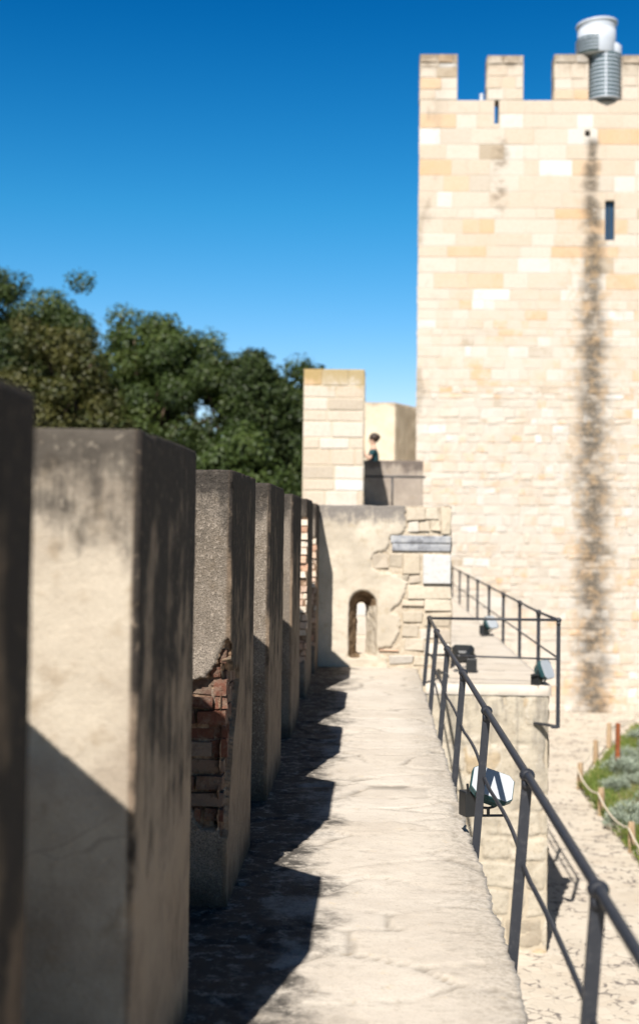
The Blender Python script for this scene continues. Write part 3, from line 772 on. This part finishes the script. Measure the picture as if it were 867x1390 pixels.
def tmer(x0, x1, y0, y1, z1, faces='y'):
    bb, tn, ib = B(), [], []
    addbox(bb, tn, ib, x0, x1, y0, y1, 11.972, z1)
    masonry(bb, tn, ib, (x0, y0, 0), (1, 0, 0), (0, -1, 0), x1-x0, 11.975, z1-.22, lambda z: (.24, .36), lambda z: (.3, .6), .016, .014, [], .006, rg)
    masonry(bb, tn, ib, (x0, y0, 0), (1, 0, 0), (0, -1, 0), x1-x0, z1-.22, z1, lambda z: (.21, .22), lambda z: (.35, .6), .02, .03, [], .01, rg)
    masonry(bb, tn, ib, (x0, y1, 0), (0, -1, 0), (-1, 0, 0), y1-y0, 11.975, z1, lambda z: (.24, .36), lambda z: (.3, .6), .016, .012, [], .006, rg)
    finish(bb, tn, ib, 'merlon', M['tower'], tw)
for x0, x1 in ((1.06, 1.96), (2.68, 3.55), (4.30, 5.12), (5.92, 6.75), (7.5, 8.35), (9.1, 9.95), (10.7, 11.5)): tmer(x0, x1, TY, TY+.5, 13.09+rg.uniform(-.02, .02))
for k in range(1, 6): tmer(1.08+.42*k/6+.03, 1.58+.42*k/6, TY+.4+k*1.6, TY+1.25+k*1.6, 13.1)
b = B(); b.box(5.535, 5.755, TY+.12, TY+.15, 8.575, 9.525); wn = b.build('window', M['window'], tw)
b = B(); b.box(5.63, 5.65, TY+.09, TY+.118, 8.58, 9.52); b.build('frame', M['rail'], wn)
b = B(); b.lathe(5.10, 0, [(.05, 0), (.062, 0)], 16); b.bm.clear()
b.tube([(5.10, TY-.03, 11.17), (5.10, TY+.25, 11.17)], .058, 16); b.build('drain_spout', M['hole'], tw, True)

# ventilation cowl standing in a crenel
vx, vy = 5.54, TY+.22
cw = empty('ventilation_cowl', (vx, vy, 12.0), 'white and grey louvred ventilation cowl standing between two tower merlons', 'vent')
b = B(); prof = []; z = 11.99; r = .335
prof.append((r, z))
NR = 11
for k in range(NR):
    z0 = 12.02+k*(1.09/NR); p = 1.09/NR
    prof += [(.345, z0), (.392, z0+p*.12), (.392, z0+p*.52), (.345, z0+p*.66), (.345, z0+p*.98)]
prof += [(.345, 13.12)]
b.lathe(vx, vy, prof, 40); b.build('ribbed_duct', M['zinc'], cw, False)
b = B()
for k in range(NR):
    p = 1.09/NR; z0 = 12.02+k*p; b.lathe(vx, vy, [(.3, z0+p*.56), (.386, z0+p*.56), (.386, z0+p*1.10), (.3, z0+p*1.10)], 40)
b.build('duct_groove', M['gap'], cw)
b = B(); b.box(vx-.055, vx-.02, vy-.405, vy-.38, 12.02, 13.12); b.build('seam_strip', M['whitepaint'], cw)
hx = vx-.18
b = B(); b.lathe(hx-.02, vy, [(.0, 13.10), (.44, 13.10), (.455, 13.13), (.45, 13.45), (.447, 13.78), (.0, 13.78)], 40, 1.02, 1); b.build('hood', M['whitepaint'], cw, True)
b = B()
for k in range(4):
    zz = 13.17+k*.085
    b.lathe(hx-.03, vy, [(.45, zz), (.485, zz+.004), (.485, zz+.03), (.45, zz+.034)], 24, 1.02, 1, R(150), R(268))
b.build('louvre', M['zinc'], cw)
b = B()
for k in range(5):
    zz = 13.135+k*.085
    b.lathe(hx-.03, vy, [(.470, zz-.008), (.472, zz+.034)], 24, 1.02, 1, R(150), R(268))
b.build('louvre_gap', M['gap'], cw)
b = B(); b.lathe(vx+.14, vy+.02, [(0, 13.11), (.26, 13.11), (.268, 13.14), (.262, 13.36), (.20, 13.42), (0, 13.43)], 32); b.build('side_hood', M['whitepaint'], cw, True)
# flared lip that rises over the mouth
b = B(); n = 40; ring = []
for (ro, dz) in ((.45, -.03), (.475, -.01), (.485, .03), (.475, .055), (.44, .06), (.42, .03)):
    ring.append([b.bm.verts.new((hx-.02+math.cos(2*math.pi*k/n)*ro*1.04, vy+math.sin(2*math.pi*k/n)*ro, 13.86+dz+.04*math.cos(2*math.pi*k/n)-.02*math.sin(2*math.pi*k/n))) for k in range(n)])
for q0, q1 in zip(ring, ring[1:]):
    for k in range(n): b.bm.faces.new((q0[k], q0[(k+1) % n], q1[(k+1) % n], q1[k]))
b.build('rim', M['whitepaint'], cw, True)
b = B(); ring = []
for (z, s) in ((13.76, 0), (13.85, 1)):
    ring.append([b.bm.verts.new((hx-.02+math.cos(2*math.pi*k/n)*.452*1.02, vy+math.sin(2*math.pi*k/n)*.452, z+s*(.04*math.cos(2*math.pi*k/n)-.02*math.sin(2*math.pi*k/n)))) for k in range(n)])
for k in range(n): b.bm.faces.new((ring[0][k], ring[0][(k+1) % n], ring[1][(k+1) % n], ring[1][k]))
b.build('hood_neck', M['whitepaint'], cw, True)
b = B(); b.tube([(2.56, TY+.2, 11.97), (2.56, TY+.2, 12.14)], [.05, .04], 12); b.ball((2.56, TY+.2, 12.15), .055)
tag(b.build('marker_stub', M['whitepaint'], None, True), 'tiny white stub standing in the first crenel of the tower', 'post')

# ------------------------------------------------------------------ cross wall with pillar, parapet, person
cwl = empty('cross_wall', (-1, 26, GZ), 'high cross wall carrying a stone pillar behind the end wall', 'wall')
bb, tn, ib = B(), [], []
addbox(bb, tn, ib, -3.2, 1.0, 24.02, 35, GZ-.2, 1.95)
masonry(bb, tn, ib, (-3.2, 24.02, 0), (1, 0, 0), (0, -1, 0), 4.2, GZ, 1.95, lambda z: (.22, .36), lambda z: (.3, .8), .016, .014, [], .006, rg)
masonry(bb, tn, ib, (1.0, 24.02, 0), (0, 1, 0), (1, 0, 0), 8.0, GZ, 1.95, lambda z: (.22, .36), lambda z: (.3, .8), .016, .014, [], .006, rg)
finish(bb, tn, ib, 'wall', M['pillar'], cwl)
bb, tn, ib = B(), [], []
addbox(bb, tn, ib, -1.25, -.155, 24.02, 25.25, 1.955, 4.46)
masonry(bb, tn, ib, (-1.25, 24.02, 0), (1, 0, 0), (0, -1, 0), 1.095, 1.955, 4.46, lambda z: (.2, .32), lambda z: (.28, .7), .016, .014, [], .006, rg)
masonry(bb, tn, ib, (-.155, 24.02, 0), (0, 1, 0), (1, 0, 0), 1.23, 1.955, 4.46, lambda z: (.2, .32), lambda z: (.28, .7), .016, .012, [], .006, rg)
finish(bb, tn, ib, 'pillar', M['pillar'], cwl)
def plasterbox(name, pts, z0, z1, mat, parent, voxel=.05):
    me = remeshed(B().prism(pts, z0, z1).mesh(), voxel); displace(me, lambda c: (noise.noise_vector(c*4)*.008, 0))
    return link_mesh(name, me, mat, parent, True)
o = plasterbox('low_parapet', [(-.9, 26.6), (1.02, 26.6), (1.02, 26.9), (-.9, 26.9)], 1.955, 2.94, M['plaster_parapet'], None, .03)
tag(o, 'low grey parapet in front of the person, half in the shadow of the pillar', 'wall')
o = plasterbox('back_wall', [(-1.5, 33.0), (.56, 33.0), (1.6, 35.2), (1.6, 36), (-1.5, 36)], 1.955, 4.70, M['plaster_far'], None, .05)
tag(o, 'smooth pale angled wall behind the person, beside the tower', 'wall')
sr = empty('short_railing', (.4, 25.9, 1.95), 'short dark railing across the gap between pillar and tower', 'railing')
b = B(); b.tube([(-.15, 25.9, 2.59), (1.04, 25.9, 2.59)], .02, 10); b.build('top_rail', M['rail'], sr, True)
for x in (.40,): b = B(); b.tube([(x, 25.9, 1.95), (x, 25.9, 2.59)], .018, 10); b.build('post', M['rail'], sr, True)

def skinmesh(verts, edges, radii, sub=2):
    me = bpy.data.meshes.new('s'); me.from_pydata([Vector(v) for v in verts], edges, [])
    o = bpy.data.objects.new('tmp', me); C.objects.link(o)
    sm = o.modifiers.new('s', 'SKIN')
    if not me.skin_vertices: me.skin_vertices.new()
    for i, r in enumerate(radii):
        me.skin_vertices[0].data[i].radius = (r, r) if isinstance(r, (int, float)) else r
    me.skin_vertices[0].data[0].use_root = True
    sb = o.modifiers.new('u', 'SUBSURF'); sb.levels = sub; sb.render_levels = sub
    dg = bpy.context.evaluated_depsgraph_get(); dg.update()
    out = bpy.data.meshes.new_from_object(o.evaluated_get(dg)); bpy.data.objects.remove(o)
    return out
m = N('skin', .55, .3); m.col(m.mix(m.noise(20), (.44, .27, .19), (.50, .32, .23))); M['skin'] = m.m
m = N('hair', .5, .3); m.col(m.mix(m.noise(60), (.02, .012, .008), (.05, .028, .018))); M['hair'] = m.m
m = N('teal_shirt', .9, .1); m.col(m.mix(m.noise(20), (.015, .045, .05), (.03, .07, .08))); M['shirt'] = m.m
m = N('dark_cloth', .9, .1); m.col(m.mix(m.noise(20), (.015, .014, .016), (.03, .028, .03))); M['dark'] = m.m
PS = .885
pw = empty('person', (.03, 27.35, 1.95), 'person in a dark teal top raising a black camera behind the low parapet', 'person')
# person faces -X (towards the yard), standing at the parapet
O = Vector((.03, 27.35, 1.95))
def P(x, y, z): return (O.x+x, O.y+y, O.z+z)
bv = [P(0,0,.93), P(0,0,1.12), P(0,0,1.30), P(0,0,1.42), P(-.01,0,1.50), P(-.02,0,1.60), P(-.02,0,1.68),
      P(0,-.17,1.38), P(-.10,-.24,1.16), P(-.26,-.10,1.42), P(0,.17,1.38), P(-.12,.24,1.18), P(-.27,.08,1.42),
      P(0,-.09,.86), P(0,-.10,.47), P(.02,-.10,.07), P(-.14,-.10,.03), P(0,.09,.86), P(0,.10,.47), P(.02,.10,.07), P(-.14,.10,.03)]
be = [(0,1),(1,2),(2,3),(3,4),(4,5),(5,6),(3,7),(7,8),(8,9),(3,10),(10,11),(11,12),(0,13),(13,14),(14,15),(15,16),(0,17),(17,18),(18,19),(19,20)]
br = [(.13,.16),(.11,.14),(.12,.17),(.08,.12),.05,.085,.088,.058,.042,.03,.058,.042,.03,.085,.058,.042,.035,.085,.058,.042,.035]
link_mesh('body', skinmesh(bv, be, br), M['skin'], pw, True)
tv = [P(0,0,.90), P(0,0,1.12), P(0,0,1.30), P(0,0,1.41), P(0,-.17,1.385), P(-.07,-.225,1.24), P(0,.17,1.385), P(-.08,.225,1.25)]
link_mesh('shirt', skinmesh(tv, [(0,1),(1,2),(2,3),(3,4),(4,5),(3,6),(6,7)], [(.15,.18),(.13,.16),(.14,.185),(.09,.13),.072,.06,.072,.06]), M['shirt'], pw, True)
tv = [P(0,0,.95), P(0,-.09,.84), P(0,-.10,.47), P(.02,-.10,.10), P(0,.09,.84), P(0,.10,.47), P(.02,.10,.10)]
link_mesh('trousers', skinmesh(tv, [(0,1),(1,2),(2,3),(0,4),(4,5),(5,6)], [.15,.105,.075,.06,.105,.075,.06]), M['dark'], pw, True)
b = B(); b.ball(P(.015, 0, 1.685), .118, 1.05, .88, 1.0); b.ball(P(.10, 0, 1.70), .06); b.build('hair', M['hair'], pw, True)
b = B(); b.ball(P(-.125, 0, 1.60), .018, 1, .8, 1.4, 8); b.ball(P(-.10, -.035, 1.635), .012, seg=8); b.ball(P(-.10, .035, 1.635), .012, seg=8); b.build('face_features', M['skin'], pw, True)
for s in (-1, 1):
    for k in range(4):
        b = B(); z = 1.47-k*.022
        b.tube([P(-.265, s*.09, z-.03), P(-.30, s*.085, z-.01), P(-.325, s*.06, z), P(-.32, s*.035, z)], [.011, .010, .009, .007], 8); b.build('finger', M['skin'], pw, True)
    b = B(); b.tube([P(-.26, s*.085, 1.43), P(-.255, s*.055, 1.46), P(-.265, s*.03, 1.475)], [.012, .011, .008], 8); b.build('thumb', M['skin'], pw, True)
pw.scale = (PS, PS, PS)
cm = empty('camera_in_hands', P(-.29, 0, 1.50), 'black camera held up in front of the person', 'camera')
b = B(); b.box(*(O.x-.32, O.x-.25, O.y-.07, O.y+.07, O.z+1.49, O.z+1.60)); b.build('camera_body', M['black'], cm, bevel=.008)
b = B(); b.tube([P(-.32, 0, 1.545), P(-.42, 0, 1.545)], [.036, .042], 16); b.build('lens', M['black'], cm, True)
cm.scale = (PS, PS, PS); cm.location = O+(cm.location-O)*PS

# ------------------------------------------------------------------ yard: bed, posts, rope, plants
bedpts = [(3.6, 8), (3.6, 22.7), (4.28, 25.1), (4.85, 27), (6.2, 30.1), (30, 31.0), (30, 8)]
b = B(); b.prism(bedpts, GZ-.05, GZ+.05); tag(b.build('planting_bed', M['soil']), kind='structure')
def tuft(vl, fl, tl, c, r, h, n, bl, wd, rg, up=.5):
    for _ in range(n):
        a = rg.uniform(0, 6.283); q = math.sqrt(rg.random()); x, y = c[0]+math.cos(a)*q*r, c[1]+math.sin(a)*q*r
        zz = c[2]+h*math.sqrt(max(0, 1-q*q))*rg.uniform(.6, 1)
        d = Vector((math.cos(a)*q+rg.uniform(-.5, .5), math.sin(a)*q+rg.uniform(-.5, .5), up+rg.uniform(0, .6))).normalized()
        s = d.cross(Vector((rg.uniform(-1, 1), rg.uniform(-1, 1), rg.uniform(-1, 1)))).normalized()*wd
        p = Vector((x, y, zz)); i = len(vl); l = bl*rg.uniform(.6, 1.2)
        vl += [p-s, p+s, p+s*.5+d*l, p-s*.5+d*l]; fl.append((i, i+1, i+2, i+3)); tl.append(rg.random())
def leafmesh(vl, fl, tl):
    me = bpy.data.meshes.new('leaf'); me.from_pydata([tuple(v) for v in vl], [], fl)
    a = me.attributes.new('tone', 'FLOAT', 'FACE'); a.data.foreach_set('value', np.array(tl, 'f')); return me
rg = random.Random(5)
protos = []
for k in range(3):
    vl, fl, tl = [], [], []
    for j in range(7): tuft(vl, fl, tl, (rg.uniform(-.25, .25), rg.uniform(-.25, .25), 0), rg.uniform(.16, .28), rg.uniform(.16, .34), 420, .05, .005, rg, .3)
    protos.append(leafmesh(vl, fl, tl))
pos = []
for _ in range(1500):
    x, y = rg.uniform(3.9, 9.4), rg.uniform(15.5, 29.5)
    if not inpoly(x, y, [(3.95, 8), (3.95, 22.6), (4.6, 25.0), (5.3, 27.2), (6.5, 29.6), (9.5, 30), (9.5, 8)]): continue
    if x/y > .5: continue
    if (x-4.45)**2+(y-24.2)**2 < .12: continue
    if all((x-a)**2+(y-c)**2 > .50**2 for a, c in pos): pos.append((x, y))
    if len(pos) > 95: break
for i, (x, y) in enumerate(pos):
    o = bpy.data.objects.new('silver_shrub', protos[i % 3]); C.objects.link(o)
    if not protos[i % 3].materials: protos[i % 3].materials.append(M['silver'])
    o.location = (x, y, GZ+.04); o.rotation_euler.z = rg.uniform(0, 6.28); s = rg.uniform(.75, 1.35); o.scale = (s, s, s*rg.uniform(.8, 1.1))
    tag(o, 'low mound of silvery grey green leaves in the roped planting bed', 'shrub', 'silver shrubs in the planting bed')
vl, fl, tl = [], [], []
for _ in range(520):
    y = rg.uniform(14, 29.5); xl = 3.62 if y < 22.7 else 3.62+(y-22.7)*.33
    x = xl+abs(rg.gauss(0, 1))*.9 if rg.random() < .5 else xl+rg.uniform(0, .22)
    tuft(vl, fl, tl, (x, y, GZ+.04), .13, .05, 38, .10, .005, rg, 1.0)
tag(link_mesh('grass', leafmesh(vl, fl, tl), M['grass'], None), 'short green grass and weeds between the silvery mounds', 'grass', kind='stuff')
posts = [(3.60, 16.2), (3.585, 18.38), (3.56, 20.67), (3.55, 22.71), (4.22, 25.1), (4.79, 26.95), (6.1, 29.9)]
plab = [None, 'wooden stake of the rope fence nearest the camera', 'short wooden stake between its neighbours along the straight edge of bed', 'wooden stake at the corner where the bed edge turns',
        'wooden stake just past the bend, left of the rusty post', 'tall thin wooden stake behind the rusty post', 'farthest wooden stake near the tower foot']
hs_ = [.42, .43, .44, .46, .47, .52, .45]
for i, (x, y) in enumerate(posts):
    lean = Vector((rg.uniform(-.02, .02), rg.uniform(-.02, .02), 0)); b = B(); pts = []; n = 6
    for k in range(n): pts.append(Vector((x, y, GZ+hs_[i]*k/(n-1)-.02))+lean*k/(n-1)+Vector((rg.uniform(-.004, .004), rg.uniform(-.004, .004), 0)))
    b.tube(pts, [.055, .052, .053, .050, .050, .043], 10); o = b.build('wooden_stake', M['wood'], None, False)
    tag(o, plab[i] or 'wooden stake at the right edge of the picture, end of the rope', 'stake', 'stakes of the rope fence')
b = B(); pts = []
for i in range(len(posts)-1):
    a = Vector((*posts[i], GZ+hs_[i]-.10)); c = Vector((*posts[i+1], GZ+hs_[i+1]-.10))
    for k in range(8): t = k/8; q = a.lerp(c, t); q.z -= .11*4*t*(1-t); q.x -= .05; pts.append(q)
pts.append(Vector((posts[-1][0]-.05, posts[-1][1], GZ+hs_[-1]-.1)))
b.tube(pts, .014, 8); tag(b.build('rope', M['rope'], None, True), 'pale rope slung between the wooden stakes round the bed', 'rope')
b = B(); b.bar((4.45, 24.2, GZ), (4.46, 24.2, GZ+.90), .075, .075); o = b.build('rusty_post', M['rust'], None, bevel=.006)
tag(o, 'rust red square steel post standing among the silvery mounds', 'post')
k = 0; y = 14.0
while y < 29:
    xl = 3.56 if y < 22.7 else 3.56+(y-22.7)*.36
    s = rg.uniform(.10, .2)
    if rg.random() < .75:
        me = bpy.data.meshes.new('st'); bm_ = bmesh.new(); bmesh.ops.create_icosphere(bm_, subdivisions=2, radius=1)
        for v in bm_.verts: v.co *= 1+noise.noise(v.co*1.5+Vector((k, 0, 0)))*.35
        bm_.to_mesh(me); bm_.free()
        me.transform(Matrix.Translation((xl+rg.uniform(-.02, .05), y, GZ+.04)) @ Matrix.Rotation(rg.uniform(0, 3), 4, 'Z') @ Matrix.Diagonal((s*.45, s*.55, s*.4, 1)))
        o = link_mesh('edging_stone', me, M['edge'], None, True)
        tag(o, 'small rough stone in the edging of the planting bed', 'stone', 'edging stones of the bed')
    y += s+rg.uniform(.15, .55); k += 1

# ------------------------------------------------------------------ trees
def tree(x, y, top, rx, ry, zlow, mat, label, seed, nclump=80, leaves=380, lr=(.5, .95), size=.078, gaps=()):
    rg = random.Random(seed); root = empty('tree', (x, y, GZ), label, 'tree')
    zc = (top+zlow)/2; rz = (top-zlow)/2
    b = B(); pts = [(x, y, GZ-.1)]; hh = zc-GZ
    for k in range(1, 6): pts.append((x+rg.uniform(-.15, .15)*k, y+rg.uniform(-.15, .15)*k, GZ+hh*k/5))
    b.tube(pts, [.34, .28, .25, .21, .17, .10], 10)
    vl, fl, tl = [], [], []
    cl = []
    tries = 0
    while len(cl) < nclump and tries < 4000:
        tries += 1
        d = Vector((rg.gauss(0, 1), rg.gauss(0, 1), rg.gauss(0, 1))).normalized()
        q = rg.uniform(.35, 1)**.6
        cr = rg.uniform(*lr)
        c = Vector((x+d.x*q*(rx-cr*.5), y+d.y*q*(ry-cr*.5), zc+d.z*q*(rz-cr*.4)))
        # uneven outline
        c += noise.noise_vector(c*.45+Vector((seed, 0, 0)))*.75
        if any((c.x-gx)**2+(c.z-gz)**2 < (gr+cr*.6)**2 for gx, gz, gr in gaps): continue
        cl.append((c, cr))
    for c, cr in cl:
        t0 = rg.uniform(.0, .55)
        for _ in range(int(leaves*(cr/.75)**2)):
            d = Vector((rg.gauss(0, 1), rg.gauss(0, 1), rg.gauss(0, 1))).normalized()
            p = c+Vector((d.x, d.y, d.z*.75))*cr*(rg.uniform(.25, 1)**.45)*(1+.3*noise.noise(d*2+c))
            if any((p.x-gx)**2+(p.z-gz)**2 < gr*gr for gx, gz, gr in gaps): continue
            nrm = (d+Vector((rg.uniform(-.8, .8), rg.uniform(-.8, .8), rg.uniform(-.3, .9)))).normalized()
            a = nrm.cross(Vector((rg.uniform(-1, 1), rg.uniform(-1, 1), rg.uniform(-1, 1)))).normalized(); bb_ = nrm.cross(a)
            s = size*rg.uniform(.6, 1.35); i = len(vl)
            vl += [p-a*s, p+bb_*s*.6, p+a*s, p-bb_*s*.6]; fl.append((i, i+1, i+2, i+3)); tl.append(min(1, t0+rg.uniform(0, .45)))
    for c, cr in cl[::3]:
        s = Vector(pts[rg.choice((3, 4, 5))]); mid = s.lerp(c, .55)+Vector((0, 0, .3))
        b.tube([s, mid, c], [.10, .06, .025], 6)
    b.build('trunk', M['bark'], root, True)
    link_mesh('crown', leafmesh(vl, fl, tl), mat, root)
G = [(-7.75, 5.35, .16), (-6.45, 5.75, .22)]
tree(-14.3, 50, 11.2, 4.1, 3.4, 1.2, M['leaf_dark'], 'tallest dark green tree at the left edge of the picture', 1, 170)
tree(-10.8, 45, 9.0, 2.8, 2.6, .8, M['leaf_brown'], 'brownish olive round tree in front of the darker trees', 2, 95)
tree(-12.0, 53, 11.4, 3.3, 2.6, 2, M['leaf'], 'green tree rising behind the olive one, beside the tallest', 3, 110)
tree(-8.5, 52, 10.1, 3.1, 2.6, 2.6, M['leaf'], 'broad green tree in the middle of the tree line, sky holes beneath it', 4, 135, gaps=G)
tree(-5.4, 50, 8.7, 2.9, 2.2, 2.4, M['leaf_dark'], 'dark tree with an open crown at the right shoulder of the tree line', 5, 145, 340, gaps=G)
tree(-2.7, 54, 9.0, 2.5, 2.1, .6, M['leaf'], 'tree half hidden behind the stone pillar', 6, 110)
tree(-7.3, 44, 4.6, 2.1, 1.8, -.8, M['leaf_dark'], 'low dark tree under the sky holes', 7, 55)
tree(-4.2, 43, 5.1, 1.9, 1.8, -.8, M['leaf'], 'low bright tree left of the stone pillar', 8, 60)
tree(-1.9, 46, 5.0, 1.5, 1.5, -.5, M['leaf_dark'], 'low dark tree directly beside the left side of stone pillar', 9, 50)
tree(-14.6, 42, 6.2, 2.8, 2.2, -.6, M['leaf_dark'], 'low dark tree under the tallest at left', 10, 75)
